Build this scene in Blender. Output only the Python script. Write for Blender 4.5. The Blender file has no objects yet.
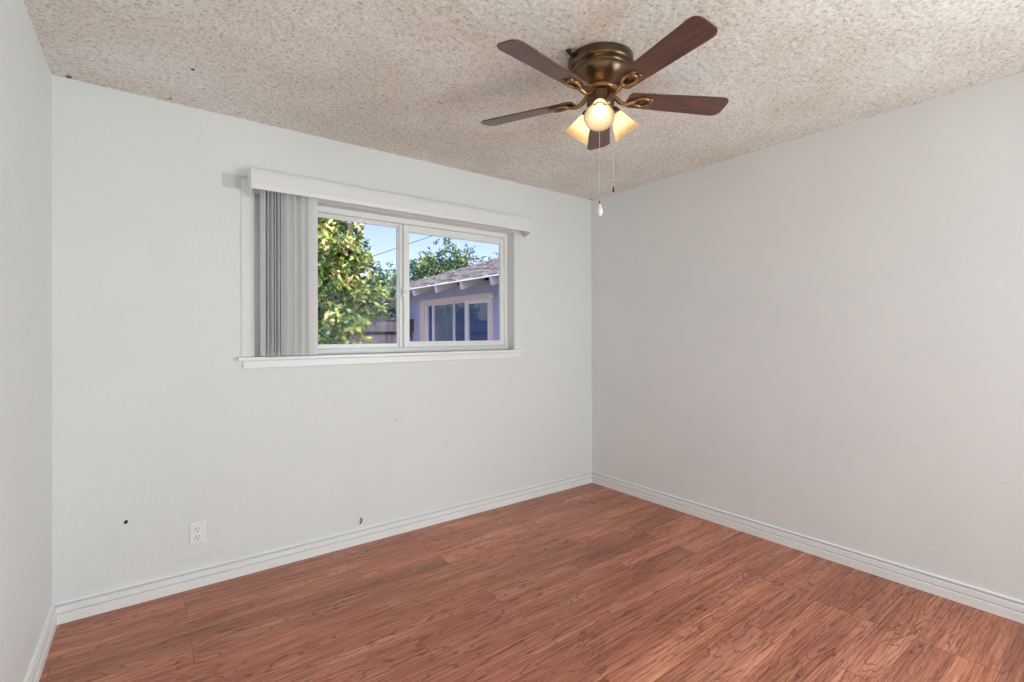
import bpy, bmesh, math, random
import numpy as np
from mathutils import Vector, Matrix
random.seed(4); rng = np.random.default_rng(7)
PI = math.pi
SC = bpy.context.scene
COL = SC.collection

# ------------------------------------------------------------------ camera
cam_d = bpy.data.cameras.new('camera'); cam = bpy.data.objects.new('camera', cam_d); COL.objects.link(cam)
cam_d.sensor_width = 36; cam_d.lens = 36*491.4182/1024; cam_d.shift_y = -8.5885/1024
cam_d.clip_start = .02; cam_d.clip_end = 300
right = Vector((0.79620066, -0.60502741, -0.00251698)); up = Vector((0.00094635, -0.00291471, 0.9999953))
fwd = Vector((0.6050319, 0.79619931, 0.00174812))
M = Matrix((right, up, -fwd)).transposed().to_4x4(); M.translation = (-3.1237, -2.9715, 1.2869)
cam.matrix_world = M
SC.camera = cam

# ------------------------------------------------------------------ colour, world, sun, added fill lights
vs = SC.view_settings; vs.view_transform = 'Standard'; vs.look = 'None'; vs.gamma = 1; vs.use_curve_mapping = False
vs.exposure = 0.06
SC.cycles.use_denoising = True
SC.cycles.max_bounces = 12; SC.cycles.diffuse_bounces = 6; SC.cycles.transparent_max_bounces = 16
SC.cycles.sample_clamp_indirect = 6

w = bpy.data.worlds.new('sky'); SC.world = w; w.use_nodes = True
nt = w.node_tree; nt.nodes.clear()
sky = nt.nodes.new('ShaderNodeTexSky'); sky.sky_type = 'NISHITA'; sky.sun_disc = False
sky.sun_elevation = math.radians(46); sky.sun_rotation = math.radians(200); sky.air_density = 1.0; sky.dust_density = 1.6; sky.ozone_density = 3.0
bg = nt.nodes.new('ShaderNodeBackground'); bg.inputs['Strength'].default_value = .245
wo = nt.nodes.new('ShaderNodeOutputWorld')
tint = nt.nodes.new('ShaderNodeMix'); tint.data_type = 'RGBA'; tint.blend_type = 'MULTIPLY'; tint.inputs[0].default_value = 1; tint.inputs[7].default_value = (1.06,.88,.97,1)
nt.links.new(sky.outputs[0], tint.inputs[6]); nt.links.new(tint.outputs[2], bg.inputs[0]); nt.links.new(bg.outputs[0], wo.inputs[0])

def lamp(name, kind, loc, energy, color=(1,1,1), **k):
    d = bpy.data.lights.new(name, kind); d.energy = energy; d.color = color
    for a, b in k.items(): setattr(d, a, b)
    o = bpy.data.objects.new(name, d); o.location = loc; COL.objects.link(o); return o
sun = lamp('sun', 'SUN', (0,0,6), 7.0, (1,.93,.8), angle=math.radians(.6))
sun.rotation_euler = Vector((.30,.62,-.72)).to_track_quat('-Z','Y').to_euler()
# unseen fill lights added behind the camera to brighten the room
fill_main = lamp('fill_light', 'AREA', (-.62,-4.30,1.10), 80, (.83,.955,1), shape='RECTANGLE', size=1.5, size_y=1.7)
fill_main.rotation_euler = (math.radians(94),0,math.radians(60))
fill_side = lamp('fill_light', 'AREA', (-2.9,-4.35,1.05), 9, (.84,.95,1), shape='RECTANGLE', size=1.0, size_y=2.0)
fill_side.rotation_euler = (math.radians(102),0,0)

# ------------------------------------------------------------------ materials
def mat(name, color=(.8,.8,.8), rough=.5, metal=0.0, spec=None, **kw):
    m = bpy.data.materials.new(name); m.use_nodes = True
    b = m.node_tree.nodes['Principled BSDF']
    b.inputs['Base Color'].default_value = (*color,1); b.inputs['Roughness'].default_value = rough; b.inputs['Metallic'].default_value = metal
    if spec is not None: b.inputs['Specular IOR Level'].default_value = spec
    for k, v in kw.items(): b.inputs[k.replace('_',' ')].default_value = v
    return m
class N:
    def __init__(s, m): s.t = m.node_tree; s.b = s.t.nodes['Principled BSDF']
    def n(s, kind, **k):
        x = s.t.nodes.new(kind)
        for a, b in k.items():
            if a.startswith('i_'): x.inputs[a[2:].replace('_',' ')].default_value = b
            else: setattr(x, a, b)
        return x
    def l(s, a, b): s.t.links.new(a, b)
    def ramp(s, src, stops):
        r = s.n('ShaderNodeValToRGB'); e = r.color_ramp.elements
        while len(e) < len(stops): e.new(.5)
        for q, (p, c) in zip(e, stops): q.position = p; q.color = (*c,1)
        s.l(src, r.inputs[0]); return r.outputs[0]
    def mix(s, f, a, b, bt='MIX'):
        x = s.n('ShaderNodeMix', data_type='RGBA', blend_type=bt)
        if isinstance(f, (int,float)): x.inputs[0].default_value = f
        else: s.l(f, x.inputs[0])
        for i, v in ((6,a),(7,b)):
            if isinstance(v, tuple): x.inputs[i].default_value = (*v,1)
            else: s.l(v, x.inputs[i])
        return x.outputs[2]
    def math(s, op, a, b=0.0):
        x = s.n('ShaderNodeMath', operation=op)
        for i, v in ((0,a),(1,b)):
            if isinstance(v,(int,float)): x.inputs[i].default_value = v
            else: s.l(v, x.inputs[i])
        return x.outputs[0]
    def pos(s): return s.n('ShaderNodeTexCoord').outputs['Object']
    def mapped(s, scale, loc=(0,0,0), rot=(0,0,0)):
        m = s.n('ShaderNodeMapping'); s.l(s.pos(), m.inputs[0])
        m.inputs['Scale'].default_value = scale; m.inputs['Location'].default_value = loc; m.inputs['Rotation'].default_value = rot
        return m.outputs[0]
    def noise(s, vec, scale, detail=4, rough=.5, dist=0):
        x = s.n('ShaderNodeTexNoise'); s.l(vec, x.inputs['Vector'])
        x.inputs['Scale'].default_value = scale; x.inputs['Detail'].default_value = detail; x.inputs['Roughness'].default_value = rough; x.inputs['Distortion'].default_value = dist
        return x.outputs['Fac']
    def bump(s, h, strength, dist):
        x = s.n('ShaderNodeBump'); x.inputs['Strength'].default_value = strength; x.inputs['Distance'].default_value = dist
        s.l(h, x.inputs['Height']); s.l(x.outputs[0], s.b.inputs['Normal'])

def box_mask(g, axis_vals):
    """1 inside a box given as {axis:(lo,hi)} in object space."""
    sep = g.n('ShaderNodeSeparateXYZ'); g.l(g.pos(), sep.inputs[0]); out = None
    for ax, (lo, hi) in axis_vals.items():
        c = (lo+hi)/2; h = (hi-lo)/2
        d = g.math('ABSOLUTE', g.math('SUBTRACT', sep.outputs[ax], c))
        mr = g.n('ShaderNodeMapRange'); g.l(d, mr.inputs[0])
        mr.inputs[1].default_value = h-.004; mr.inputs[2].default_value = h+.004; mr.inputs[3].default_value = 1; mr.inputs[4].default_value = 0
        out = mr.outputs[0] if out is None else g.math('MULTIPLY', out, mr.outputs[0])
    return out

WALLC = (.80,.797,.785)
def wall_mat(name, patches=()):
    m = mat(name, WALLC, .55, spec=.3); g = N(m)
    n = g.noise(g.pos(), 1.6, 5, .6)
    c = g.ramp(n, [(.3,(.822,.843,.838)),(.7,(.855,.875,.864))])
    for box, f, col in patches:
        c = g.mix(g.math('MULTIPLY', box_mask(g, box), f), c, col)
    # small scuffs
    s = g.ramp(g.noise(g.mapped((1,1,.6)), 7.5, 3, .55), [(.70,(0,0,0)),(.80,(1,1,1))])
    c = g.mix(g.math('MULTIPLY', s, .10), c, (.55,.55,.55))
    g.l(c, g.b.inputs['Base Color'])
    g.bump(g.noise(g.pos(), 55, 3, .5), .12, .01)
    return m
m_wall = wall_mat('wall_paint')
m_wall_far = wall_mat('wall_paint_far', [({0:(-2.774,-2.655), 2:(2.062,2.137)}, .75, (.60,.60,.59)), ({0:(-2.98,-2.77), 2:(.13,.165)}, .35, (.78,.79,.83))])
m_trim = mat('white_trim_paint', (.84,.85,.84), .35)
g = N(m_trim); g.l(g.ramp(g.noise(g.mapped((1,1,1)), 3, 3, .5), [(.3,(.93,.945,.94)),(.7,(.95,.96,.955))]), g.b.inputs['Base Color'])
m_vinyl = mat('white_vinyl', (.92,.93,.915), .3)
m_blind = mat('white_blind_vinyl', (.86,.87,.86), .4)
def slat_material():
    m = bpy.data.materials.new('vertical_slat_vinyl'); m.use_nodes = True; t = m.node_tree; t.nodes.clear()
    d = t.nodes.new('ShaderNodeBsdfDiffuse'); d.inputs[0].default_value = (.96,.965,.96,1)
    tr = t.nodes.new('ShaderNodeBsdfTranslucent'); tr.inputs[0].default_value = (.90,.91,.93,1)
    mx = t.nodes.new('ShaderNodeMixShader'); mx.inputs[0].default_value = .16; o = t.nodes.new('ShaderNodeOutputMaterial')
    t.links.new(d.outputs[0], mx.inputs[1]); t.links.new(tr.outputs[0], mx.inputs[2]); t.links.new(mx.outputs[0], o.inputs[0]); return m
m_slat = slat_material()

# popcorn ceiling
m_ceil = mat('popcorn_plaster', (.6,.55,.49), .95, spec=.1); g = N(m_ceil)
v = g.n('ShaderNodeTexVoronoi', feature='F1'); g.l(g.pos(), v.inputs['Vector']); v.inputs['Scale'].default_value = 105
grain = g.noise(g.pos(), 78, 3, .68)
c = g.ramp(grain, [(.30,(.43,.395,.35)),(.42,(.79,.768,.725)),(.55,(.91,.885,.845)),(.68,(.98,.965,.935))])  # dark end of the grain colours paints in the popcorn's self-shadowing
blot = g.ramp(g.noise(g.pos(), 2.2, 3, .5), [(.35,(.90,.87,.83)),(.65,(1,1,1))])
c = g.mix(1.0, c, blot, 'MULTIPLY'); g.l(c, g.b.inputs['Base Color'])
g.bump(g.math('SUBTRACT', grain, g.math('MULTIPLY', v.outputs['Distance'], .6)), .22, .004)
m_ceil_edge = mat('white_ceiling_paint', (.75,.74,.72), .8)

# laminate floor: planks run along x
m_floor = mat('cherry_laminate', (.3,.12,.07), .33, spec=.34); g = N(m_floor)
br = g.n('ShaderNodeTexBrick', offset=.37, offset_frequency=3, squash=1.0)
g.l(g.mapped((1,1,1), loc=(.53,.063,0)), br.inputs['Vector'])
br.inputs['Scale'].default_value = 1; br.inputs['Brick Width'].default_value = 1.21; br.inputs['Row Height'].default_value = .127
br.inputs['Mortar Size'].default_value = .0012; br.inputs['Mortar Smooth'].default_value = .2; br.inputs['Bias'].default_value = 0
br.inputs['Color1'].default_value = (0,0,0,1); br.inputs['Color2'].default_value = (1,1,1,1); br.inputs['Mortar'].default_value = (.5,.5,.5,1)
rnd = g.n('ShaderNodeSeparateColor'); g.l(br.outputs['Color'], rnd.inputs[0]); R = rnd.outputs[0]
off = g.n('ShaderNodeCombineXYZ'); g.l(g.math('MULTIPLY', R, 37.0), off.inputs[2]); g.l(g.math('MULTIPLY', R, 11.0), off.inputs[0])
vec = g.n('ShaderNodeVectorMath', operation='ADD'); g.l(g.pos(), vec.inputs[0]); g.l(off.outputs[0], vec.inputs[1])
def sc(vec_out, s):
    m = g.n('ShaderNodeMapping'); g.l(vec_out, m.inputs[0]); m.inputs['Scale'].default_value = s; return m.outputs[0]
fine = g.noise(sc(vec.outputs[0], (3.0,110,1)), 1.0, 5, .7, .4)
broad = g.noise(sc(vec.outputs[0], (1.1,8.5,1)), 1.0, 3, .5, .4)
# cathedral figure: fine contour bands of a stretched noise field, only on part of each board
fld = g.noise(sc(vec.outputs[0], (1.3,7.5,1)), 1.0, 5, .42, .15)
band = g.math('SINE', g.math('MULTIPLY', fld, 120.0))
where = g.ramp(g.noise(sc(vec.outputs[0], (1.2,5,1)), 2.0, 2, .5), [(.38,(.25,)*3),(.58,(1,1,1))])
bandr = g.math('MULTIPLY', g.ramp(band, [(.0,(0,0,0)),(.70,(0,0,0)),(1,(1,1,1))]), where)
pore = g.ramp(g.noise(sc(vec.outputs[0], (5.5,130,1)), 1.0, 3, .6, .2), [(.54,(0,0,0)),(.66,(1,1,1))])
knot = g.ramp(g.noise(sc(vec.outputs[0], (3.2,13,1)), 1.0, 4, .6, .8), [(.60,(0,0,0)),(.74,(1,1,1))])
c = g.ramp(fine, [(.36,(.19,.056,.027)),(.5,(.45,.160,.090)),(.64,(.72,.325,.21))])
c = g.mix(.55, c, g.ramp(broad, [(.3,(.25,.078,.042)),(.52,(.46,.162,.092)),(.72,(.72,.335,.21))]))
c = g.mix(g.math('MULTIPLY', bandr, .66), c, (.105,.027,.013))
c = g.mix(g.math('MULTIPLY', knot, .22), c, (.10,.030,.018))
c = g.mix(g.math('MULTIPLY', pore, .6), c, (.105,.026,.013))
tone = g.ramp(R, [(0,(.92,.90,.90)),(.5,(1.08,1.08,1.08)),(1,(1.26,1.24,1.22))])
c = g.mix(1.0, c, tone, 'MULTIPLY')
c = g.mix(g.math('MULTIPLY', br.outputs['Fac'], .7), c, (.05,.015,.01))
g.l(c, g.b.inputs['Base Color'])
g.l(g.ramp(fine, [(.3,(.34,)*3),(.7,(.27,)*3)]), g.b.inputs['Roughness'])
g.bump(g.math('SUBTRACT', g.math('MULTIPLY', fine, .5), g.math('MULTIPLY', br.outputs['Fac'], 1.0)), .25, .002)

m_bronze = mat('aged_bronze', (.13,.08,.045), .30, .9); g = N(m_bronze)
g.l(g.ramp(g.noise(g.pos(), 9, 3, .5), [(.3,(.12,.075,.045)),(.7,(.20,.125,.07))]), g.b.inputs['Base Color'])
m_brass = mat('antique_brass_arm', (.30,.18,.09), .32, .9)
m_blade = mat('walnut_blade', (.12,.055,.04), .32); g = N(m_blade)
f1 = g.noise(g.mapped((6,90,20)), 1, 4, .6, .4)
g.l(g.ramp(f1, [(.3,(.075,.034,.026)),(.55,(.135,.062,.046)),(.75,(.20,.098,.072))]), g.b.inputs['Base Color'])
m_dark = mat('dark_metal', (.03,.025,.02), .4, .6)
m_chain = mat('pale_bead_chain', (.72,.68,.60), .35, .5)
m_knob = mat('white_ceramic', (.88,.88,.88), .2)
def shade_material():
    m = bpy.data.materials.new('frosted_glass_shade'); m.use_nodes = True; t = m.node_tree; t.nodes.clear()
    d = t.nodes.new('ShaderNodeBsdfDiffuse'); d.inputs[0].default_value = (.52,.41,.28,1)
    tr = t.nodes.new('ShaderNodeBsdfTranslucent'); tr.inputs[0].default_value = (.97,.86,.68,1)
    gl = t.nodes.new('ShaderNodeBsdfGlossy'); gl.inputs[1].default_value = .25
    m1 = t.nodes.new('ShaderNodeMixShader'); m1.inputs[0].default_value = .66
    m2 = t.nodes.new('ShaderNodeMixShader'); m2.inputs[0].default_value = .05
    o = t.nodes.new('ShaderNodeOutputMaterial')
    t.links.new(d.outputs[0], m1.inputs[1]); t.links.new(tr.outputs[0], m1.inputs[2])
    t.links.new(m1.outputs[0], m2.inputs[1]); t.links.new(gl.outputs[0], m2.inputs[2]); t.links.new(m2.outputs[0], o.inputs[0]); return m
m_shade = shade_material()
m_bulb = mat('lit_bulb', (1,1,1), .4, Emission_Color=(1,.86,.63,1), Emission_Strength=8.0)
def pane_material(name, tint=(1,1,1)):
    m = bpy.data.materials.new(name); m.use_nodes = True; t = m.node_tree; t.nodes.clear()
    a = t.nodes.new('ShaderNodeBsdfTransparent'); a.inputs[0].default_value = (*tint,1)
    b = t.nodes.new('ShaderNodeBsdfGlossy'); b.inputs[1].default_value = .02
    f = t.nodes.new('ShaderNodeFresnel'); f.inputs[0].default_value = 1.12
    mx = t.nodes.new('ShaderNodeMixShader'); o = t.nodes.new('ShaderNodeOutputMaterial')
    t.links.new(f.outputs[0], mx.inputs[0]); t.links.new(a.outputs[0], mx.inputs[1]); t.links.new(b.outputs[0], mx.inputs[2]); t.links.new(mx.outputs[0], o.inputs[0]); return m
m_pane = pane_material('window_glass', (.97,.98,.98))
m_black = mat('black_hole', (.01,.01,.01), .9)
m_plate = mat('outlet_plastic', (.93,.93,.91), .3)
m_slot = mat('outlet_slot', (.06,.06,.06), .6)

# ------------------------------------------------------------------ mesh helpers
def finish(name, bm, m, parent=None, smooth=False, kind=None, label=None, cat=None, group=None, bevel=0, mats=None):
    me = bpy.data.meshes.new(name); bm.normal_update(); bm.to_mesh(me); bm.free()
    for q in (mats or [m]): me.materials.append(q)
    if smooth:
        for p in me.polygons: p.use_smooth = True
    o = bpy.data.objects.new(name, me); COL.objects.link(o)
    if parent: o.parent = parent
    if bevel:
        b = o.modifiers.new('bevel','BEVEL'); b.width = bevel; b.segments = 2; b.limit_method = 'ANGLE'
    for k, v in (('kind',kind),('label',label),('category',cat),('group',group)):
        if v: o[k] = v
    return o
def empty(name, loc=(0,0,0), kind=None, label=None, cat=None, group=None):
    o = bpy.data.objects.new(name, None); o.location = loc; o.empty_display_size = .1; COL.objects.link(o)
    for k, v in (('kind',kind),('label',label),('category',cat),('group',group)):
        if v: o[k] = v
    return o
def box(bm, a, b, mtx=None):
    vs_ = [bm.verts.new((x,y,z)) for x in (a[0],b[0]) for y in (a[1],b[1]) for z in (a[2],b[2])]
    if mtx is not None:
        for q in vs_: q.co = mtx @ q.co
    for f in ((0,1,3,2),(4,6,7,5),(0,4,5,1),(2,3,7,6),(0,2,6,4),(1,5,7,3)): bm.faces.new([vs_[i] for i in f])
    return vs_
def boxes(*bs):
    bm = bmesh.new()
    for a, b in bs: box(bm, a, b)
    bmesh.ops.recalc_face_normals(bm, faces=bm.faces); return bm
def lathe(prof, seg=40, mtx=Matrix(), bm=None):
    bm = bm or bmesh.new(); rings = []
    for r, z in prof:
        if r < 1e-6: rings.append([bm.verts.new(mtx @ Vector((0,0,z)))])
        else: rings.append([bm.verts.new(mtx @ Vector((r*math.cos(2*PI*k/seg), r*math.sin(2*PI*k/seg), z))) for k in range(seg)])
    for A, B in zip(rings, rings[1:]):
        for k in range(seg):
            j = (k+1) % seg
            if len(A) == 1 and len(B) == 1: continue
            if len(A) == 1: bm.faces.new((A[0],B[k],B[j]))
            elif len(B) == 1: bm.faces.new((A[k],B[0],A[j]))
            else: bm.faces.new((A[k],B[k],B[j],A[j]))
    bmesh.ops.recalc_face_normals(bm, faces=bm.faces); return bm
def tube(pts, rads, seg=10, bm=None, closed=False, flat=1.0):
    bm = bm or bmesh.new(); pts = [Vector(p) for p in pts]; n = len(pts)
    if not hasattr(rads, '__len__'): rads = [rads]*n
    rings = []; ref = Vector((0,0,1))
    for i, p in enumerate(pts):
        a = pts[(i-1) % n] if (closed or i > 0) else p; b = pts[(i+1) % n] if (closed or i < n-1) else p
        t = (b-a).normalized()
        u = t.cross(ref)
        if u.length < 1e-4: u = t.cross(Vector((1,0,0)))
        u.normalize(); vv = u.cross(t).normalized()
        rings.append([bm.verts.new(p + u*rads[i]*math.cos(2*PI*k/seg) + vv*rads[i]*flat*math.sin(2*PI*k/seg)) for k in range(seg)])
    m_ = n if closed else n-1
    for i in range(m_):
        A, B = rings[i], rings[(i+1) % n]
        for k in range(seg):
            j = (k+1) % seg; bm.faces.new((A[k],A[j],B[j],B[k]))
    if not closed:
        bm.faces.new(rings[0][::-1]); bm.faces.new(rings[-1])
    bmesh.ops.recalc_face_normals(bm, faces=bm.faces); return bm
def sweep(profile, path, flip=False):
    """profile [(d,z)] with d = distance from the wall; path = list of (point, inward normal) at the mitred ends."""
    bm = bmesh.new(); rings = []
    for (p, nrm) in path:
        rings.append([bm.verts.new((p[0]+nrm[0]*d, p[1]+nrm[1]*d, z)) for d, z in profile])
    for A, B in zip(rings, rings[1:]):
        for k in range(len(profile)):
            j = (k+1) % len(profile); bm.faces.new((A[k],A[j],B[j],B[k]))
    bm.faces.new(rings[0]); bm.faces.new(rings[-1][::-1])
    bmesh.ops.recalc_face_normals(bm, faces=bm.faces); return bm

# ------------------------------------------------------------------ room shell
H = 2.44; W = 3.4293; SL = .0164; YN = -3.75; T = .14
OX0, OX1, OZ0, OZ1 = -2.622, -.851, 1.163, 2.055           # window opening
xl = lambda y: -W + SL*y                                     # inner face of the left wall (y is negative)
S = dict(kind='structure')
finish('floor', boxes(((-W-.25,YN-.1,-.12),(.1,.02,0))), m_floor, **S)
wall_far = finish('wall_far', boxes(((-W-.2,0,-.1),(OX0,T,H+.05)), ((OX1,0,-.1),(.14,T,H+.05)), ((OX0,0,-.1),(OX1,T,OZ0)), ((OX0,0,OZ1),(OX1,T,H+.05))), m_wall_far, **S)
finish('wall_right', boxes(((0,YN-.14,-.1),(.14,0,H+.05))), m_wall, **S)
bm = bmesh.new()
vv = [bm.verts.new(c_) for c_ in [(xl(0),0,-.1),(xl(YN-.14),YN-.14,-.1),(xl(YN)-.2,YN-.14,-.1),(xl(0)-.2,0,-.1)]]
f = bm.faces.new(vv); r_ = bmesh.ops.extrude_face_region(bm, geom=[f])
for q in r_['geom']:
    if isinstance(q, bmesh.types.BMVert): q.co.z = H+.05
bmesh.ops.recalc_face_normals(bm, faces=bm.faces)
finish('wall_left', bm, m_wall, **S)
# wall behind the camera; opening and closed room beyond added for the fill lights
DX0, DX1 = -3.40, -.15; HY = -4.7
finish('wall_near', boxes(((-3.7,YN-.14,-.1),(DX0,YN,H+.05)), ((DX0,YN-.14,2.25),(DX1,YN,H+.05)), ((DX1,YN-.14,-.1),(0,YN,H+.05))), m_wall, **S)
finish('wall_added_hall', boxes(((-3.7,HY-.1,-.1),(.14,HY,H+.05)), ((-3.8,HY,-.1),(-3.7,YN,H+.05)), ((.02,HY,-.1),(.14,YN-.14,H+.05))), m_wall, **S)
finish('floor_added_hall', boxes(((-3.8,HY-.1,-.12),(.14,YN-.1,0))), m_floor, **S)
finish('ceiling_added_hall', boxes(((-3.8,HY-.1,H),(.14,YN-.14,H+.2))), m_ceil_edge, **S)

# popcorn ceiling with real relief
nx, ny = 560, 620
xs = np.linspace(-W-.10, .005, nx); ys = np.linspace(YN-.01, .005, ny)
X, Y = np.meshgrid(xs, ys, indexing='ij')
def smooth(a, k):
    for _ in range(k): a = (a + np.roll(a,1,0) + np.roll(a,-1,0) + np.roll(a,1,1) + np.roll(a,-1,1))/5
    return a
r1 = rng.random((nx,ny)); r1 = smooth(r1, 1); r1 = (r1-r1.min())/(r1.max()-r1.min())
r2 = smooth(rng.random((nx,ny)), 6); r2 = (r2-r2.min())/(r2.max()-r2.min())
Z = H - .0035*np.clip((r1-.30)*1.7,0,1) - .003*r2 + .003
co = np.stack([X,Y,Z],-1).reshape(-1,3)
idx = np.arange(nx*ny).reshape(nx,ny)
quads = np.stack([idx[:-1,:-1], idx[:-1,1:], idx[1:,1:], idx[1:,:-1]], -1).reshape(-1,4)
me = bpy.data.meshes.new('ceiling')
nb = len(co); top = np.array([[-W-.25,YN-.14,H+.02],[.14,YN-.14,H+.02],[.14,.14,H+.02],[-W-.25,.14,H+.02],[-W-.25,YN-.14,H+.2],[.14,YN-.14,H+.2],[.14,.14,H+.2],[-W-.25,.14,H+.2]])
tq = np.array([[0,1,2,3],[4,7,6,5],[0,4,5,1],[1,5,6,2],[2,6,7,3],[3,7,4,0]])+nb
allc = np.concatenate([co,top]); allq = np.concatenate([quads,tq])
me.vertices.add(len(allc)); me.vertices.foreach_set('co', allc.ravel())
me.loops.add(allq.size); me.loops.foreach_set('vertex_index', allq.ravel().astype(np.int32))
me.polygons.add(len(allq)); me.polygons.foreach_set('loop_start', np.arange(0,allq.size,4,dtype=np.int32)); me.polygons.foreach_set('loop_total', np.full(len(allq),4,dtype=np.int32))
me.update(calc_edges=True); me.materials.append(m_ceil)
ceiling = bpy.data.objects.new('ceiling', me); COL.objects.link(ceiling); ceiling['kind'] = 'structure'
def spot(name, parent, c_, axis, r, seed, mt=m_black, label=None):
    """small ragged knocked-out hole: an irregular shallow pit rim"""
    rr_ = random.Random(seed); bm = bmesh.new(); n = 9
    ring = []
    for k in range(n):
        a = 2*PI*k/n; d = r*(.6+.6*rr_.random())
        o_ = (d*math.cos(a), d*math.sin(a))
        p = Vector((c_[0]+o_[0], c_[1], c_[2]+o_[1])) if axis == 'y' else (Vector((c_[0]+o_[0], c_[1]+o_[1], c_[2])) if axis == 'z' else Vector((c_[0], c_[1]+o_[0], c_[2]+o_[1])))
        ring.append(p)
    nrm = {'y':Vector((0,-1,0)), 'z':Vector((0,0,-1)), 'x':Vector((-1,0,0))}[axis]
    A = [bm.verts.new(p) for p in ring]; B = [bm.verts.new(p+nrm*.0015) for p in ring]
    bm.faces.new(B)
    for k in range(n): bm.faces.new((A[k],A[(k+1)%n],B[(k+1)%n],B[k]))
    bmesh.ops.recalc_face_normals(bm, faces=bm.faces)
    return finish(name, bm, mt, parent, label=label)
m_nick = mat('brown_nick', (.09,.06,.045), .9)
for i, (x, y, r) in enumerate([(-.915,-.069,.008),(-2.935,-.443,.009),(-.405,-.235,.007),(-.472,-.248,.006),(-.03,-.03,.008),(-3.37,-.04,.010),(-3.0,-.06,.007)]):
    spot('ceiling_nick', ceiling, (x,y,H-.0065), 'z', r, i, m_nick)
m_scuff = mat('grey_scuff', (.42,.42,.41), .9)
spot('wall_hole', wall_far, (-3.172,0,.395), 'y', .009, 21, label='black anchor hole')
spot('wall_nick', wall_far, (-1.812,0,.731), 'y', .005, 23, m_scuff)
spot('wall_nick', wall_far, (-2.574,0,2.231-.0), 'y', .004, 24, m_scuff)

# baseboards
BP = [(0,0),(.018,0),(.018,.040),(.016,.042),(.009,.0425),(.009,.0465),(.0145,.049),(.0145,.072),(.013,.074),(.001,.075),(.001,.0825),(.010,.0845),(.010,.090),(.007,.0925),(0,.0925)]
m_groove_shade = mat('groove_shade_grey', (.60,.60,.60), .9)  # grey painted on the groove faces to draw their shadow lines
def baseboard(name, path):
    o = finish(name, sweep(BP, path), m_trim, kind='structure'); o.data.materials.append(m_groove_shade)
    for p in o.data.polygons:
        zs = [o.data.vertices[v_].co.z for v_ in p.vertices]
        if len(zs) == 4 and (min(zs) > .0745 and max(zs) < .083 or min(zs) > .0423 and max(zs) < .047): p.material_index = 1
n1 = (1, -1)
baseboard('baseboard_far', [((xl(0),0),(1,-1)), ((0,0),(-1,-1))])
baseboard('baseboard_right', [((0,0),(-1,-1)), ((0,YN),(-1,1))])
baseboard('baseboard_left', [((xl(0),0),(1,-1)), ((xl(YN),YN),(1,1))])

# ------------------------------------------------------------------ the window
win = empty('window_1', ((OX0+OX1)/2, .07, OZ0), kind='structure')
def part(name, bm, m, parent, smooth=False, **k):
    o = finish(name, bm, m, parent, smooth, **k)
    # keep world placement while parented
    root = parent
    while root.parent: root = root.parent
    o.matrix_parent_inverse = Matrix.Identity(4)
    p = parent; off_ = Vector((0,0,0))
    while p: off_ += p.location; p = p.parent
    o.location = -off_
    return o
fy0, fy1 = .07, .135
fz0, fz1 = OZ0, OZ1
fw = .032
part('window_frame', boxes(((OX0,fy0,fz0),(OX0+fw,fy1,fz1)), ((OX1-fw,fy0,fz0),(OX1,fy1,fz1)), ((OX0+fw,fy0,fz0),(OX1-fw,fy1,fz0+.030)), ((OX0+fw,fy0,fz1-.035),(OX1-fw,fy1,fz1)),
     ((OX0+fw,.104,fz0+.030),(OX1-fw,.112,fz0+.042)), ((OX0+fw,.104,fz1-.048),(OX1-fw,.112,fz1-.035))), m_vinyl, win, bevel=.003)
# inner sliding sash on the right
sx0, sx1 = -1.712, OX1-fw-.002; sz0, sz1 = fz0+.032, fz1-.037
sw = .040
sash = part('window_sash', boxes(((sx0,.076,sz0),(sx0+sw,.100,sz1)), ((sx1-.032,.076,sz0),(sx1,.100,sz1)), ((sx0+sw,.076,sz0),(sx1-.032,.100,sz0+.038)), ((sx0+sw,.076,sz1-.050),(sx1-.032,.100,sz1))), m_vinyl, win, bevel=.003)
part('glass_pane', boxes(((sx0+sw-.002,.086,sz0+.036),(sx1-.030,.090,sz1-.048))), m_pane, sash)
# outer fixed sash on the left
lx0, lx1 = OX0+fw+.002, -1.700
sash2 = part('window_sash', boxes(((lx0,.112,sz0),(lx0+.03,.130,sz1)), ((lx1-.045,.108,sz0),(lx1,.130,sz1)), ((lx0+.03,.112,sz0),(lx1-.045,.130,sz0+.026)), ((lx0+.03,.112,sz1-.022),(lx1-.045,.130,sz1))), m_vinyl, win, bevel=.002)
part('glass_pane', boxes(((lx0+.028,.119,sz0+.024),(lx1-.043,.123,sz1-.020))), m_pane, sash2)
part('interlock', boxes(((-1.735,.096,sz0),(-1.712,.110,sz1))), m_vinyl, win, bevel=.002)
part('sash_latch', boxes(((-1.722,.064,1.535),(-1.706,.080,1.590)), ((-1.719,.054,1.553),(-1.709,.066,1.572))), m_vinyl, win, bevel=.002)
# casing, sill, apron
cas = boxes(((-2.687,-.007,1.165),(OX0,0,2.12)), ((OX1,-.010,1.165),(-.812,0,2.12)), ((OX0,-.010,OZ1),(OX1,0,2.12)))
part('window_casing', cas, m_wall, win, bevel=.002)
part('window_sill', boxes(((-2.705,-.042,1.143),(-.765,0,1.163)), ((OX0,0,1.143),(OX1,.07,1.163))), m_trim, win, bevel=.005)
part('window_apron', boxes(((-2.680,-.014,1.100),(-.785,0,1.143))), m_trim, win, bevel=.004)

# ------------------------------------------------------------------ vertical blind
blind = empty('vertical_blind', (-2.65,-.01,2.05), label='white vertical blind with its slats stacked at the left of the window', cat='blind')
VX0, VX1 = -2.650, -.770
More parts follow.
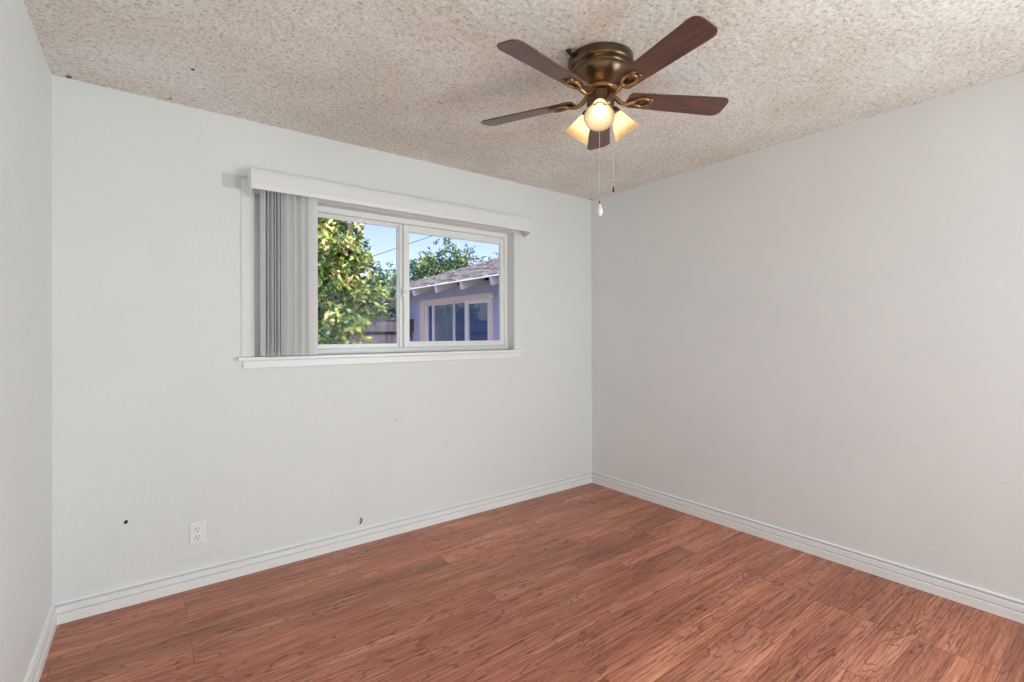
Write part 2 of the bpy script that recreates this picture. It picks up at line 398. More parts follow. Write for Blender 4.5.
# valance: front board with a small return and slightly arched section, curved end caps
prof = [(-.098,2.050),(-.106,2.052),(-.110,2.075),(-.110,2.130),(-.106,2.152),(-.098,2.156),(-.095,2.152),(-.104,2.130),(-.104,2.075),(-.098,2.056)]
bm = bmesh.new(); A = [bm.verts.new((VX0,y,z)) for y,z in prof]; B = [bm.verts.new((VX1,y,z)) for y,z in prof]
for k in range(len(prof)):
    j = (k+1)%len(prof); bm.faces.new((A[k],A[j],B[j],B[k]))
bm.faces.new(A); bm.faces.new(B[::-1]); bmesh.ops.recalc_face_normals(bm, faces=bm.faces)
part('valance', bm, m_blind, blind)
part('valance_top', boxes(((VX0,-.100,2.150),(VX1,-.010,2.155))), m_blind, blind)
for x0, x1 in ((VX0-.006,VX0),(VX1,VX1+.006)):
    pr = [(-.112,2.048),(-.112,2.158),(-.06,2.163),(-.001,2.160),(-.001,2.045),(-.03,2.020),(-.07,2.028)]
    bm = bmesh.new(); A = [bm.verts.new((x0,y,z)) for y,z in pr]; B = [bm.verts.new((x1,y,z)) for y,z in pr]
    for k in range(len(pr)):
        j = (k+1)%len(pr); bm.faces.new((A[k],A[j],B[j],B[k]))
    bm.faces.new(A); bm.faces.new(B[::-1]); bmesh.ops.recalc_face_normals(bm, faces=bm.faces)
    part('end_cap', bm, m_blind, blind, bevel=.002)
part('headrail', boxes(((VX0+.01,-.075,2.100),(VX1-.01,-.038,2.132))), m_blind, blind, bevel=.003)
nsl = 16
xsl = [-2.592,-2.574,-2.556,-2.539,-2.524,-2.509,-2.495,-2.480,-2.465,-2.450,-2.434,-2.418,-2.402,-2.386,-2.370,-2.352]
for i in range(nsl):
    x = xsl[i]
    ang = math.radians([ -84,-86,-80,-87,-82,-88,-62,-82,-42,-74,-30,-68,-28,-60,-22,-16 ][i])
    bm = bmesh.new(); ws = .0445; seg = 6; cols = []
    for k in range(seg+1):
        s_ = -1+2*k/seg; d = ws*s_; bow = .0035*(1-s_*s_)
        # local: along slat width (rotated), bow perpendicular
        dx = d*math.cos(ang) - bow*math.sin(ang); dy = d*math.sin(ang) + bow*math.cos(ang)
        cols.append([(x+dx, -.056+dy, 1.168), (x+dx, -.056+dy, 2.092)])
    th = .0006; nrm = Vector((-math.sin(ang), math.cos(ang), 0))
    F = [[bm.verts.new(Vector(p)+nrm*th) for p in c2] for c2 in cols]; Bk = [[bm.verts.new(Vector(p)-nrm*th) for p in c2] for c2 in cols]
    for k in range(seg):
        bm.faces.new((F[k][0],F[k+1][0],F[k+1][1],F[k][1])); bm.faces.new((Bk[k][0],Bk[k][1],Bk[k+1][1],Bk[k+1][0]))
        bm.faces.new((F[k][0],Bk[k][0],Bk[k+1][0],F[k+1][0])); bm.faces.new((F[k][1],F[k+1][1],Bk[k+1][1],Bk[k][1]))
    bm.faces.new((F[0][0],F[0][1],Bk[0][1],Bk[0][0])); bm.faces.new((F[-1][0],Bk[-1][0],Bk[-1][1],F[-1][1]))
    bmesh.ops.recalc_face_normals(bm, faces=bm.faces)
    sl = part('slat', bm, m_slat, blind)
    part('hanger_stem', tube([(x,-.056,2.088),(x,-.056,2.102)], .003, 6), m_blind, sl)

# ------------------------------------------------------------------ wall outlet
out = empty('wall_outlet', (-2.8845,0,.272), label='white duplex power outlet low on the window wall', cat='outlet')
part('cover_plate', boxes(((-2.920,-.006,.215),(-2.849,0,.329))), m_plate, out, bevel=.003)
for zc in (.292,.252):
    rc = part('receptacle', lathe([(0,0),(.0165,0),(.0172,.0015),(.0172,.004)], 24, Matrix.Translation((-2.8845,-.0085,zc)) @ Matrix.Rotation(-PI/2,4,'X')), m_plate, out)
    part('slot', boxes(((-2.8845-.0085,-.0092,zc+.001),(-2.8845-.0058,-.0083,zc+.010))), m_slot, rc)
    part('slot', boxes(((-2.8845+.0058,-.0092,zc+.002),(-2.8845+.0085,-.0083,zc+.009))), m_slot, rc)
    part('ground_hole', lathe([(0,0),(.003,0),(.003,.001)], 12, Matrix.Translation((-2.8845,-.0093,zc-.007)) @ Matrix.Rotation(-PI/2,4,'X')), m_slot, rc)
part('screw', lathe([(0,0),(.002,0),(.003,.001)], 12, Matrix.Translation((-2.8845,-.0072,.272)) @ Matrix.Rotation(-PI/2,4,'X')), m_plate, out)
# cable stub poking from the wall near the baseboard
hk = tube([(-2.036,0,.152),(-2.036,-.006,.150),(-2.034,-.009,.140),(-2.038,-.010,.128),(-2.046,-.009,.122)], .0035, 8)
finish('wire_stub', hk, m_dark, None, True, label='small dark wire stub poking from the wall above the far baseboard', cat='wire')

# ------------------------------------------------------------------ ceiling fan
FC = Vector((-1.572,-1.551,0)); BZ = 2.275
fan = empty('ceiling_fan', (FC.x,FC.y,H), label='bronze five-blade hugger ceiling fan with three lit frosted shades', cat='ceiling fan')
def fp(name, bm, m, parent=None, smooth=True, **k):
    o = part(name, bm, m, parent or fan, smooth, **k); return o
TC = Matrix.Translation((FC.x,FC.y,0))
fp('canopy', lathe([(0,H-.001),(.128,H-.001),(.136,H-.006),(.137,H-.034),(.134,H-.042),(.126,H-.046),(.118,H-.050),(.116,H-.056)], 64, TC), m_bronze)
fp('motor_housing', lathe([(.116,H-.054),(.117,H-.062),(.112,H-.076),(.100,H-.092),(.084,H-.106),(.070,H-.116),(.064,H-.122),(0,H-.122)], 64, TC), m_bronze)
fp('rotor_ring', lathe([(0,H-.120),(.064,H-.120),(.067,H-.124),(.067,H-.134),(.063,H-.139),(.058,H-.141),(0,H-.141)], 56, TC), m_brass)
fp('switch_housing', lathe([(0,H-.139),(.054,H-.139),(.057,H-.148),(.057,H-.198),(.052,H-.210),(.046,H-.216),(0,H-.218)], 48, TC), m_bronze)
fp('light_fitter', lathe([(0,H-.214),(.044,H-.214),(.047,H-.222),(.040,H-.238),(.026,H-.250),(.010,H-.256),(0,H-.257)], 40, TC), m_bronze)
# thumb bracket on the canopy
fp('mounting_screw', tube([(FC.x-.130,FC.y+.018,H-.020),(FC.x-.150,FC.y+.022,H-.018),(FC.x-.160,FC.y+.024,H-.008),(FC.x-.172,FC.y+.022,H-.012)], [.006,.008,.010,.005], 10), m_dark)

def rounded_blade(th=.006):
    """blade outline in local coords: x outward, y width"""
    r0, r1 = .118, .566; w0, w1 = .045, .060; pts = []
    def corner(cx, cy, r, a0, a1, n=7):
        for k in range(n+1):
            a = a0+(a1-a0)*k/n; pts.append((cx+r*math.cos(a), cy+r*math.sin(a)))
    corner(r1-.036, w1-.036, .036, PI/2, 0); corner(r1-.036, -w1+.036, .036, 0, -PI/2)
    corner(r0+.022, -w0+.022, .022, -PI/2, -PI); corner(r0+.022, w0-.022, .022, PI, PI/2)
    bm = bmesh.new(); A = [bm.verts.new((x,y,0)) for x,y in pts]; B = [bm.verts.new((x,y,th)) for x,y in pts]
    bm.faces.new(A); bm.faces.new(B[::-1])
    for k in range(len(pts)): bm.faces.new((A[k],A[(k+1)%len(pts)],B[(k+1)%len(pts)],B[k]))
    bmesh.ops.recalc_face_normals(bm, faces=bm.faces); return bm
PITCH = math.radians(-12)
def iron_bm():
    """curved arm from the rotor out and under the blade, ending in an oval loop"""
    pts = []
    P0 = [(.052,0,.022),(.070,.002,.006),(.090,.004,-.010),(.112,.004,-.014),(.134,.000,-.008),(.150,-.002,-.004)]
    for i in range(len(P0)-1):
        for k in range(4):
            t_ = k/4; p = [Vector(P0[max(0,i-1)]), Vector(P0[i]), Vector(P0[i+1]), Vector(P0[min(len(P0)-1,i+2)])]
            pts.append(.5*((2*p[1])+(-p[0]+p[2])*t_+(2*p[0]-5*p[1]+4*p[2]-p[3])*t_*t_+(-p[0]+3*p[1]-3*p[2]+p[3])*t_**3))
    pts.append(Vector(P0[-1]))
    n = len(pts); bm = tube(pts, [.0105-.001*math.sin(PI*i/n) for i in range(n)], 10)
    loop = []
    for k in range(28):
        a = 2*PI*k/28; loop.append(Vector((.180+.036*math.cos(a), .024*math.sin(a)*(1+.25*math.cos(a)), -.0045)))
    tube(loop, .0078, 8, bm, closed=True)
    # mounting tongue that screws to the blade
    tube([(.205,.016,-.003),(.222,.020,-.003),(.230,.014,-.003),(.226,.004,-.003)], [.006,.007,.006,.003], 8, bm)
    tube([(.205,-.016,-.003),(.220,-.020,-.003),(.232,-.012,-.003)], [.006,.007,.004], 8, bm)
    return bm
blade_me = None
for k in range(5):
    ph = 4.533 + k*2*PI/5
    Mx = Matrix.Translation((FC.x,FC.y,BZ)) @ Matrix.Rotation(ph,4,'Z') @ Matrix.Rotation(PITCH,4,'X')
    Mi = Matrix.Translation((FC.x,FC.y,BZ)) @ Matrix.Rotation(ph,4,'Z')
    def put(name, bm, m, parent, MM, **kw):
        o = finish(name, bm, m, parent, **kw); p = parent; off_ = Matrix.Identity(4)
        chain = []
        while p: chain.append(p); p = p.parent
        for c2 in reversed(chain): off_ = off_ @ (c2.matrix_basis)
        o.matrix_basis = off_.inverted() @ MM; return o
    bl = put('blade', rounded_blade(), m_blade, fan, Mx, bevel=.0015)
    bi = put('blade_iron', iron_bm(), m_brass, fan, Mi @ Matrix.Rotation(PITCH,4,'X'), smooth=True)
    for sx, sy in ((.168,.0),(.212,.018),(.212,-.018)):
        put('screw', lathe([(0,-.0085),(.004,-.0085),(.0055,-.006),(.0055,-.001)], 12, Matrix.Translation((sx,sy,-.001))), m_dark, bi, Mx, smooth=True)

# three shades
for k in range(3):
    az = math.radians(220) + k*2*PI/3; d = Vector((math.cos(az), math.sin(az), 0))
    a0 = FC + d*.062 + Vector((0,0,2.230)); a1 = FC + d*.130 + Vector((0,0,2.140)); ax = (a1-a0).normalized()
    L = (a1-a0).length
    Q = Matrix.Translation(a0) @ ax.to_track_quat('Z','Y').to_matrix().to_4x4()
    fp('lamp_arm', tube([FC+d*.030+Vector((0,0,2.212)), FC+d*.052+Vector((0,0,2.232)), a0-ax*.012, a0+ax*.004], .008, 10), m_bronze)
    fp('lamp_socket', lathe([(0,-.014),(.014,-.014),(.020,-.008),(.024,.004),(.0245,.014),(.021,.016),(0,.016)], 28, Q), m_bronze)
    prof_ = [(.0225,.008),(.026,.016),(.030,.030),(.0355,.050),(.0435,.074),(.053,.094),(.0590,L-.004),(.0605,L)]
    inner = [(r-.003,z) for r, z in prof_][::-1]
    sh = fp('glass_shade', lathe(prof_+[(.0590,L+.001)]+inner[0:]+[], 44, Q), m_shade)
    fp('bulb', lathe([(.010,.016),(.012,.030),(.019,.044),(.0255,.058),(.027,.068),(.0245,.080),(.017,.089),(.008,.0935),(0,.0945)], 28, Q), m_bulb)

# pull chains
def chain(x, y, z0, z1, knob_prof, km, label):
    bm = bmesh.new(); n = int((z0-z1)/.0045)
    for i in range(n+1):
        z = z0-(z0-z1)*i/n
        lathe([(0,-.0017),(.0013,-.0009),(.0017,0),(.0013,.0009),(0,.0017)], 6, Matrix.Translation((x,y,z)), bm)
    tube([(x,y,z0),(x,y,z1)], .0007, 5, bm)
    c_ = fp('pull_chain', bm, m_chain)
    fp('chain_collar', lathe([(0,.012),(.002,.011),(.003,.004),(.003,0),(0,-.001)], 12, Matrix.Translation((x,y,z1-.010))), m_dark, c_)
    fp('chain_pull', lathe(knob_prof, 20, Matrix.Translation((x,y,z1-.010))), km, c_, label=label)
chain(FC.x-.012, FC.y-.004, 2.195, 1.840, [(0,0),(.003,-.001),(.006,-.010),(.011,-.024),(.0135,-.035),(.011,-.046),(.006,-.052),(0,-.054)], m_knob, 'white teardrop pull')
chain(FC.x+.046, FC.y-.028, 2.215, 1.905, [(0,0),(.003,-.001),(.0045,-.004),(.0045,-.009),(.002,-.012),(0,-.0125)], m_dark, 'small dark bead pull')

# ------------------------------------------------------------------ outside: ground, wing of the house, fence, trees
m_ground = mat('dry_ground', (.25,.22,.15), .95); g = N(m_ground)
g.l(g.ramp(g.noise(g.pos(), 3, 5, .7), [(.3,(.12,.13,.06)),(.7,(.32,.27,.19))]), g.b.inputs['Base Color'])
GZ = -.18
finish('ground', boxes(((-30,.16,GZ-.1),(40,60,GZ))), m_ground, **S)

m_stucco = mat('lavender_stucco', (.37,.41,.62), .9); g = N(m_stucco)
g.l(g.ramp(g.noise(g.pos(), 4, 4, .6), [(.3,(.43,.46,.70)),(.7,(.49,.52,.76))]), g.b.inputs['Base Color']); g.bump(g.noise(g.pos(), 90, 3, .6), .3, .01)
m_eave = mat('grey_eave_paint', (.52,.52,.62), .8)
m_tail = mat('pale_rafter_paint', (.86,.86,.92), .7)
m_peach = mat('peach_trim_paint', (.86,.70,.66), .7)
m_wtrim = mat('white_window_paint', (.85,.84,.88), .5)
m_shingle = mat('grey_brown_shingles', (.25,.2,.2), .95); g = N(m_shingle)
n_ = g.noise(g.mapped((6,3,6)), 1.4, 3, .7)
g.l(g.ramp(n_, [(.32,(.20,.19,.215)),(.5,(.28,.265,.29)),(.7,(.36,.335,.35))]), g.b.inputs['Base Color']); g.bump(g.noise(g.pos(), 60, 3, .7), .5, .01)
m_darkglass = mat('dark_blue_glass', (.05,.10,.24), .04, spec=.9)
m_curtain = mat('pale_blue_curtain', (.42,.55,.72), .9)

HX = 2.2; EX = 1.7; YE0, YE1 = 1.3, 10.5; EZ = 2.285; PT = .355; RX = 5.4
house = empty('neighbouring_house', (HX,6,GZ), label='lavender stucco house wing with shingled hip roof seen through the right pane', cat='house')
wz0, wz1, wy0, wy1 = .95, 1.95, 4.74, 7.38       # window hole
part('house_wall', boxes(((HX,1.9,GZ),(HX+.15,wy0,2.30)), ((HX,wy1,GZ),(HX+.15,10.0,2.30)), ((HX,wy0,GZ),(HX+.15,wy1,wz0)), ((HX,wy0,wz1),(HX+.15,wy1,2.30)),
     ((HX+.15,9.85,GZ),(8.4,10.0,2.30)), ((HX+.15,1.9,GZ),(8.4,2.05,2.30)), ((8.25,2.05,GZ),(8.4,9.85,2.30))), m_stucco, house)
# roof: stepped shingle courses on a hip roof
bm = bmesh.new(); ncs = 26; depth = (RX-EX)
cxr = (EX+9.1)/2
def ring(t, z):   # plan outline at inward offset t
    return [(EX+t,YE0+t,z),(9.1-t,YE0+t,z),(9.1-t,YE1-t,z),(EX+t,YE1-t,z)]
rw = 3.6; prev = None; tot = []
for i in range(ncs):
    t0, t1 = rw*i/ncs, rw*(i+1)/ncs
    z0, z1 = EZ+t0*PT+.018, EZ+t1*PT+.004
    a = [bm.verts.new(p) for p in ring(t0, z0)]; b = [bm.verts.new(p) for p in ring(t1, z1)]
    for k in range(4): bm.faces.new((a[k],a[(k+1)%4],b[(k+1)%4],b[k]))
    if prev:
        for k in range(4): bm.faces.new((prev[k],prev[(k+1)%4],a[(k+1)%4],a[k]))
    else:
        e_ = [bm.verts.new(p) for p in ring(0, EZ-.012)]
        for k in range(4): bm.faces.new((e_[k],e_[(k+1)%4],a[(k+1)%4],a[k]))
    prev = b
bm.faces.new(prev)
# individual raised shingle tabs on the slope facing the room
rr = random.Random(5)
for i in range(ncs):
    t0, t1 = rw*i/ncs, rw*(i+1)/ncs; y = YE0+t1+rr.uniform(0,.3)
    while y < YE1-t1-.1:
        wdt = rr.uniform(.14,.32)
        if rr.random() < .28:
            z0, z1 = EZ+t0*PT+.019, EZ+t1*PT+.006; h_ = rr.uniform(.008,.022); q_ = .02
            vs_ = [bm.verts.new(p) for p in ((EX+t0-.02,y,z0-.004),(EX+t0-.02,y+wdt,z0-.004),(EX+t0-.02,y+wdt,z0+h_),(EX+t0-.02,y,z0+h_),(EX+t1,y,z1+.004),(EX+t1,y+wdt,z1+.004))]
            bm.faces.new((vs_[0],vs_[1],vs_[2],vs_[3])); bm.faces.new((vs_[3],vs_[2],vs_[5],vs_[4])); bm.faces.new((vs_[0],vs_[3],vs_[4])); bm.faces.new((vs_[1],vs_[5],vs_[2]))
        y += wdt
bmesh.ops.recalc_face_normals(bm, faces=bm.faces)
part('roof', bm, m_shingle, house)
# drip edge, soffit boards, fascia under the shingles
part('drip_edge', boxes(((EX-.015,YE0-.01,EZ-.022),(EX+.005,YE1+.01,EZ+.004))), m_wtrim, house)
bm = bmesh.new()
q4 = [(EX,YE0,EZ-.022),(EX,YE1,EZ-.022),(HX+.1,YE1,EZ-.022+.6*PT),(HX+.1,YE0,EZ-.022+.6*PT)]
a = [bm.verts.new(p) for p in q4]; b = [bm.verts.new((p[0],p[1],p[2]+.015)) for p in q4]
bm.faces.new(a); bm.faces.new(b[::-1])
for k in range(4): bm.faces.new((a[k],a[(k+1)%4],b[(k+1)%4],b[k]))
bmesh.ops.recalc_face_normals(bm, faces=bm.faces)
part('eave_board', bm, m_eave, house)
for yc in (2.0,3.0,4.0,5.0,6.0,7.03,8.0,8.95,9.9):
    bm = bmesh.new(); y0, y1 = yc-.045, yc+.045
    pr = [(EX+.01,EZ-.024),(EX+.05,EZ-.165),(HX+.05,EZ-.165+.5*PT),(HX+.05,EZ-.024+.54*PT)]
    a = [bm.verts.new((x,y0,z)) for x,z in pr]; b = [bm.verts.new((x,y1,z)) for x,z in pr]
    bm.faces.new(a); bm.faces.new(b[::-1])
    for k in range(4): bm.faces.new((a[k],a[(k+1)%4],b[(k+1)%4],b[k]))
    bmesh.ops.recalc_face_normals(bm, faces=bm.faces)
    part('rafter_tail', bm, m_tail, house)
# the window of the wing
hx = HX-.02
hw = part('house_window', boxes(((hx,4.62,wz1),(HX+.02,7.62,2.06)), ((hx,7.40,.86),(HX+.02,7.62,wz1)), ((hx,4.62,.86),(HX+.02,4.74,wz1)), ((hx-.03,4.6,.84),(HX+.02,7.64,.95))), m_peach, house)
part('window_frame', boxes(((HX-.005,7.26,wz0),(HX+.06,7.38,wz1)), ((HX-.005,4.74,wz0),(HX+.06,4.80,wz1)), ((HX-.005,4.80,wz1-.07),(HX+.06,5.50,wz1)), ((HX+.01,5.50,wz1-.03),(HX+.06,7.26,wz1)), ((HX-.005,4.80,wz0),(HX+.06,7.26,wz0+.06))), m_wtrim, hw)
for y0, y1 in ((6.98,7.04),(6.06,6.10),(5.50,5.63)):
    part('mullion', boxes(((HX-.004,y0,wz0),(HX+.05,y1,wz1))), m_wtrim, hw)
for y0, y1, mm in ((7.04,7.26,m_darkglass),(5.63,6.06,m_darkglass),(4.80,5.50,m_darkglass)):
    part('pane', boxes(((HX+.030,y0,wz0+.05),(HX+.036,y1,wz1-.02))), mm, hw)
part('pane', boxes(((HX+.030,6.10,wz0+.05),(HX+.034,6.98,wz1-.02))), m_pane, hw)
bm = bmesh.new(); yy = np.linspace(6.05,7.03,60); A = [bm.verts.new((HX+.055+.012*math.sin(y*55),y,wz0)) for y in yy]; B = [bm.verts.new((HX+.055+.012*math.sin(y*55),y,wz1)) for y in yy]
for k in range(59): bm.faces.new((A[k],A[k+1],B[k+1],B[k]))
bmesh.ops.solidify(bm, geom=bm.faces[:], thickness=.004)
part('curtain', bm, m_curtain, hw)
part('rod_finial', lathe([(0,-.05),(.03,-.05),(.045,-.02),(.045,.02),(.03,.05),(0,.05)], 16, Matrix.Translation((HX-.05,4.60,1.985)) @ Matrix.Rotation(PI/2,4,'X')), m_wtrim, hw, True)

# fence between the garden and the next yard
m_fence = mat('weathered_fence_wood', (.13,.11,.14), .9); g = N(m_fence)
g.l(g.ramp(g.noise(g.mapped((14,14,1.2)), 1, 4, .7), [(.3,(.05,.048,.07)),(.7,(.12,.112,.145))]), g.b.inputs['Base Color'])
fence = empty('board_fence', (0,8,GZ), label='weathered grey board fence behind the leafy tree', cat='fence')
bm = bmesh.new(); x = -4.0; rr = random.Random(2)
while x < 2.15:
    wd = .135; box(bm, (x,8.02+rr.uniform(0,.012),GZ), (min(x+wd,2.18),8.045+rr.uniform(0,.012),1.40+rr.uniform(-.01,.01))); x += wd+.006
bmesh.ops.recalc_face_normals(bm, faces=bm.faces)
part('fence_boards', bm, m_fence, fence)
part('top_board', boxes(((-4,7.955,1.33),(2.18,8.015,1.60))), m_fence, fence, bevel=.004)
part('cap_rail', boxes(((-4,7.93,1.60),(2.18,8.05,1.63))), m_fence, fence)
for xp in (-3.6,-1.2,1.2): part('fence_post', boxes(((xp,8.05,GZ),(xp+.09,8.14,1.62))), m_fence, fence)

# trees -----------------------------------------------------------
def leaf_material(name, stops, transl=.35):
    m = bpy.data.materials.new(name); m.use_nodes = True; t = m.node_tree; t.nodes.clear()
    at = t.nodes.new('ShaderNodeAttribute'); at.attribute_name = 'leaf_tone'; at.attribute_type = 'GEOMETRY'
    r = t.nodes.new('ShaderNodeValToRGB'); e = r.color_ramp.elements
    while len(e) < len(stops): e.new(.5)
    for q, (p, c_) in zip(e, stops): q.position = p; q.color = (*c_,1)
    d = t.nodes.new('ShaderNodeBsdfPrincipled'); d.inputs['Roughness'].default_value = .32; d.inputs['Specular IOR Level'].default_value = .4
    tr = t.nodes.new('ShaderNodeBsdfTranslucent'); mx = t.nodes.new('ShaderNodeMixShader'); mx.inputs[0].default_value = transl
    o = t.nodes.new('ShaderNodeOutputMaterial')
    t.links.new(at.outputs['Fac'], r.inputs[0]); t.links.new(r.outputs[0], d.inputs['Base Color']); t.links.new(r.outputs[0], tr.inputs[0])
    t.links.new(d.outputs[0], mx.inputs[1]); t.links.new(tr.outputs[0], mx.inputs[2]); t.links.new(mx.outputs[0], o.inputs[0]); return m
def unit(a): return a/np.maximum(np.linalg.norm(a,axis=-1,keepdims=True),1e-9)
def leaves(name, P, D, Lf, Wf, tone, m, parent, seed):
    """P leaf base points, D axis directions, per-leaf length and width; folded pointed blades"""
    r = np.random.default_rng(seed); n = len(P)
    rv = unit(r.normal(size=(n,3))*np.array([1,1,.5])+np.array([0,0,.9])); S_ = unit(np.cross(D, rv)); Nn = np.cross(S_, D)
    L_ = Lf[:,None]; W_ = Wf[:,None]
    v0 = P; v1 = P+D*L_*.45+S_*W_*.5+Nn*W_*.18; v2 = P+D*L_+Nn*(-L_*.12); v3 = P+D*L_*.45-S_*W_*.5+Nn*W_*.18; v4 = P+D*L_*.5
    co_ = np.stack([v0,v1,v2,v3,v4],1).reshape(-1,3)
    b_ = (np.arange(n)*5)[:,None]
    tr_ = np.concatenate([b_+[0,1,4], b_+[4,1,2], b_+[0,4,3], b_+[4,2,3]],1).reshape(-1,3)
    me = bpy.data.meshes.new(name); me.vertices.add(len(co_)); me.vertices.foreach_set('co', co_.ravel())
    me.loops.add(tr_.size); me.loops.foreach_set('vertex_index', tr_.ravel().astype(np.int32))
    me.polygons.add(len(tr_)); me.polygons.foreach_set('loop_start', np.arange(0,tr_.size,3,dtype=np.int32)); me.polygons.foreach_set('loop_total', np.full(len(tr_),3,dtype=np.int32))
    me.update(calc_edges=True)
    at = me.attributes.new('leaf_tone','FLOAT','FACE'); at.data.foreach_set('value', np.repeat(tone,4).astype(np.float32))
    me.materials.append(m)
    o = bpy.data.objects.new(name, me); COL.objects.link(o); o.parent = parent; o.location = -parent.location; return o
def crown(blobs, n_per_m3, r, shoot=.28, per=11):
    """leafy shoots filling ellipsoid lobes, denser near their surface"""
    Ps, Ds, Ts = [], [], []
    for (c_, rad, dens, tn) in blobs:
        c_ = np.array(c_,float); rad = np.array(rad,float); ns = max(6,int(4.19*rad.prod()*n_per_m3*dens))
        d = unit(r.normal(size=(ns,3))); rr_ = r.random(ns)**.42
        base = c_+d*rad*rr_[:,None]
        dirs = unit(d+r.normal(size=(ns,3))*.45+np.array([0,0,.35]))
        for b, s in zip(base, dirs):
            t = np.linspace(0,1,per)[:,None]; pts = b+s*shoot*t*r.uniform(.6,1.2)
            ld_ = unit(s*.6+r.normal(size=(per,3))*.75+np.array([0,0,-.15]))
            Ps.append(pts); Ds.append(ld_); Ts.append(np.clip(tn+r.normal(0,.15)+r.normal(0,.17,per),0,1))
    return np.concatenate(Ps), np.concatenate(Ds), np.concatenate(Ts)
m_bark = mat('grey_bark', (.16,.12,.09), .9)
m_leaf1 = leaf_material('yellow_green_leaves', [(0,(.05,.14,.10)),(.35,(.13,.26,.12)),(.6,(.36,.46,.12)),(.82,(.72,.70,.28)),(1,(.86,.72,.46))], .35)
m_leaf2 = leaf_material('olive_green_leaves', [(0,(.05,.12,.10)),(.5,(.14,.26,.13)),(1,(.55,.58,.16))], .3)
def branchy(name, base, tips, r0, parent, rs):
    bm = bmesh.new(); base = Vector(base); fork = base.lerp(Vector(tips[0]), .35); fork.x = base.x+.05; fork.y = base.y
    tube([base, base.lerp(fork,.5)+Vector((.02,.01,0)), fork], [r0, r0*.85, r0*.75], 10, bm)
    for tp in tips:
        tp = Vector(tp); m1 = fork.lerp(tp,.4)+Vector((rs.uniform(-.06,.06),rs.uniform(-.06,.06),.05)); m2 = fork.lerp(tp,.75)+Vector((rs.uniform(-.05,.05),rs.uniform(-.05,.05),.03))
        tube([fork-Vector((0,0,.05)), m1, m2, tp], [r0*.5, r0*.36, r0*.2, r0*.06], 8, bm)
    o = finish(name, bm, m_bark, parent, True); o.location = -parent.location; return o

tree1 = empty('broadleaf_tree', (-1.75,3.6,GZ), label='large leafy tree with yellow-green sunlit leaves filling the left pane', cat='tree')
blobs = [((-1.65,3.5,2.0),(.62,.6,.75),1,.52), ((-1.2,3.3,2.25),(.38,.4,.42),1.2,.62), ((-1.25,3.3,2.62),(.30,.35,.25),1.2,.78), ((-1.15,3.4,1.75),(.42,.4,.38),1.2,.62),
         ((-.85,3.5,1.82),(.33,.35,.26),1.2,.56), ((-1.2,3.2,1.35),(.36,.35,.28),1.2,.55), ((-.78,3.6,1.60),(.30,.3,.22),1,.35), ((-1.6,3.4,1.1),(.5,.5,.4),1,.5),
         ((-1.5,3.4,2.85),(.50,.5,.30),1,.45), ((-2.2,3.6,2.0),(.55,.6,.85),.9,.5), ((-.95,3.5,2.58),(.16,.14,.10),2,.25), ((-.80,3.5,2.70),(.13,.12,.08),2,.22), ((-1.02,3.4,2.45),(.14,.14,.09),2,.22),
         ((-.80,3.4,2.22),(.05,.05,.10),4,.15), ((-.86,3.4,2.13),(.05,.05,.08),4,.15), ((-.50,3.7,1.86),(.25,.3,.16),1,.5), ((-1.0,3.5,1.2),(.2,.2,.15),1,.4)]
r = np.random.default_rng(11)
P_, D_, T_ = crown(blobs, 420, r, .20, 10)
branchy('trunk', (-1.75,3.6,GZ), [b[0] for b in blobs[:12]], .09, tree1, random.Random(3))
leaves('foliage', P_, D_, r.uniform(.07,.13,len(P_)), r.uniform(.032,.060,len(P_)), T_, m_leaf1, tree1, 1)

bush = empty('hedge_bush', (1.2,8.75,GZ), label='dark green bush rising above the fence under the eave', cat='bush')
blobs = [((1.70,8.7,1.72),(.36,.25,.30),1.3,.35), ((1.35,8.7,1.45),(.42,.32,.50),1,.35), ((.85,8.8,1.5),(.40,.3,.55),1,.30), ((.3,8.8,1.5),(.45,.3,.55),1,.4), ((1.15,8.7,1.0),(.7,.3,.8),.5,.2)]
P_, D_, T_ = crown(blobs, 600, r, .16, 9)
branchy('stem', (1.1,8.8,GZ), [b[0] for b in blobs], .06, bush, random.Random(4))
leaves('foliage', P_, D_, r.uniform(.07,.12,len(P_)), r.uniform(.04,.06,len(P_)), T_, m_leaf2, bush, 2)

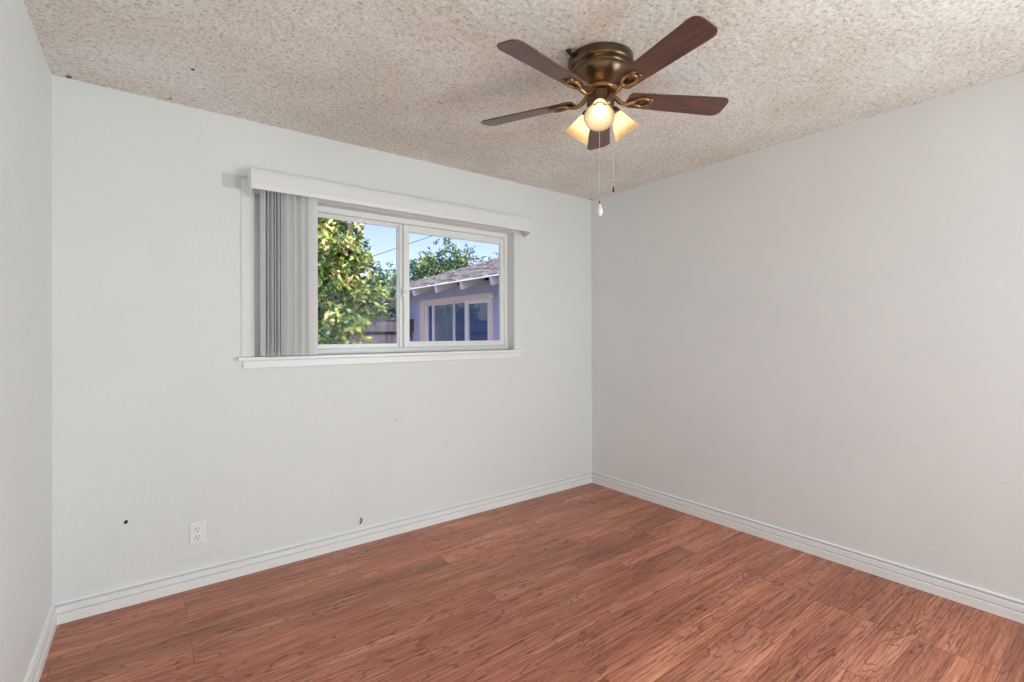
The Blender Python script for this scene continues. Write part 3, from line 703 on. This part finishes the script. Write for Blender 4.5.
def back_tree(name, base, blobs, label, seed, leafm, size=(.12,.20), dens=75):
    t_ = empty(name, base, label=label, cat='tree'); rs = np.random.default_rng(seed)
    P_, D_, T_ = crown(blobs, dens, rs, .38, 9)
    branchy('trunk', base, [b[0] for b in blobs[:8]], .12, t_, random.Random(seed))
    leaves('foliage', P_, D_, rs.uniform(*size,len(P_)), rs.uniform(*size,len(P_))*.5, T_, leafm, t_, seed)
back_tree('garden_tree', (6.2,13.6,GZ), [((6.3,13.6,3.2),(1.0,.8,.9),1,.45), ((5.0,13.5,3.1),(.7,.7,.6),1.2,.3), ((4.55,13.5,3.3),(.3,.4,.35),1.2,.35), ((5.2,13.5,3.75),(.20,.3,.35),1.6,.75),
     ((5.75,13.6,4.2),(.16,.2,.55),1.8,.2), ((6.15,13.6,4.2),(.22,.3,.55),1.6,.3), ((6.45,13.6,4.5),(.15,.2,.40),1.8,.8), ((6.85,13.6,4.15),(.22,.3,.55),1.8,.35), ((6.7,13.5,3.85),(.5,.5,.5),1.3,.5),
     ((7.1,13.5,3.9),(.18,.3,.35),1.8,.75), ((5.8,13.5,3.6),(.7,.6,.5),1.3,.4), ((7.35,13.6,4.35),(.12,.2,.18),1.4,.2)], 'bushy green tree standing behind the shingled roof', 31, m_leaf2)
back_tree('slender_tree', (4.62,17.5,GZ), [((5.31,17.5,3.69),(.30,.3,.35),1.0,.4), ((5.39,17.5,4.22),(.20,.25,.30),.9,.4), ((5.13,17.5,3.21),(.5,.4,.5),1.2,.4), ((5.55,17.5,3.45),(.3,.4,.4),1.2,.4)], 'small tree top beside the window mullion against the sky', 32, m_leaf2, (.12,.18), 90)
for i, (x, z, s, lb) in enumerate([(7.95,4.05,.9,'yellow-green treetop just above the roof slope'),(8.35,4.1,.8,'dark green treetop peeking over the roof, second from the right'),(9.0,4.15,.7,'pale treetop low over the roof slope'),(9.5,4.6,.8,'dark treetop furthest right above the roof')]):
    yt = [14.5,16.3,18.2,20.2][i]; q = (yt+2.97)/17.47; px_ = -3.12+(x+3.12)*q; pz_ = 1.287+(z-1.287)*q; s *= q
    back_tree('garden_tree', (px_,yt,GZ), [((px_,yt,pz_),(.22*s,.25,.42*s),1.8,[.8,.3,.75,.1][i]), ((px_,yt,pz_-.5*q),(.35*s,.3,.5),1.3,.4)], lb, 40+i, m_leaf2, (.12,.18), 90)

m_cable = mat('black_cable', (.05,.05,.06), .6)
pts = [(-6,12,.35)] ; a_, b_ = Vector((2.217,12,3.497)), Vector((4.464,12,4.446)); dd = (b_-a_)
pts = [a_+dd*t_+Vector((0,0,.02*(t_-.5)**2)) for t_ in (-1.2,-.5,0,.5,1,2,4)]
finish('power_line', tube(pts, .012, 6), m_cable, None, True, label='thin overhead wire crossing the sky above the trees', cat='cable')
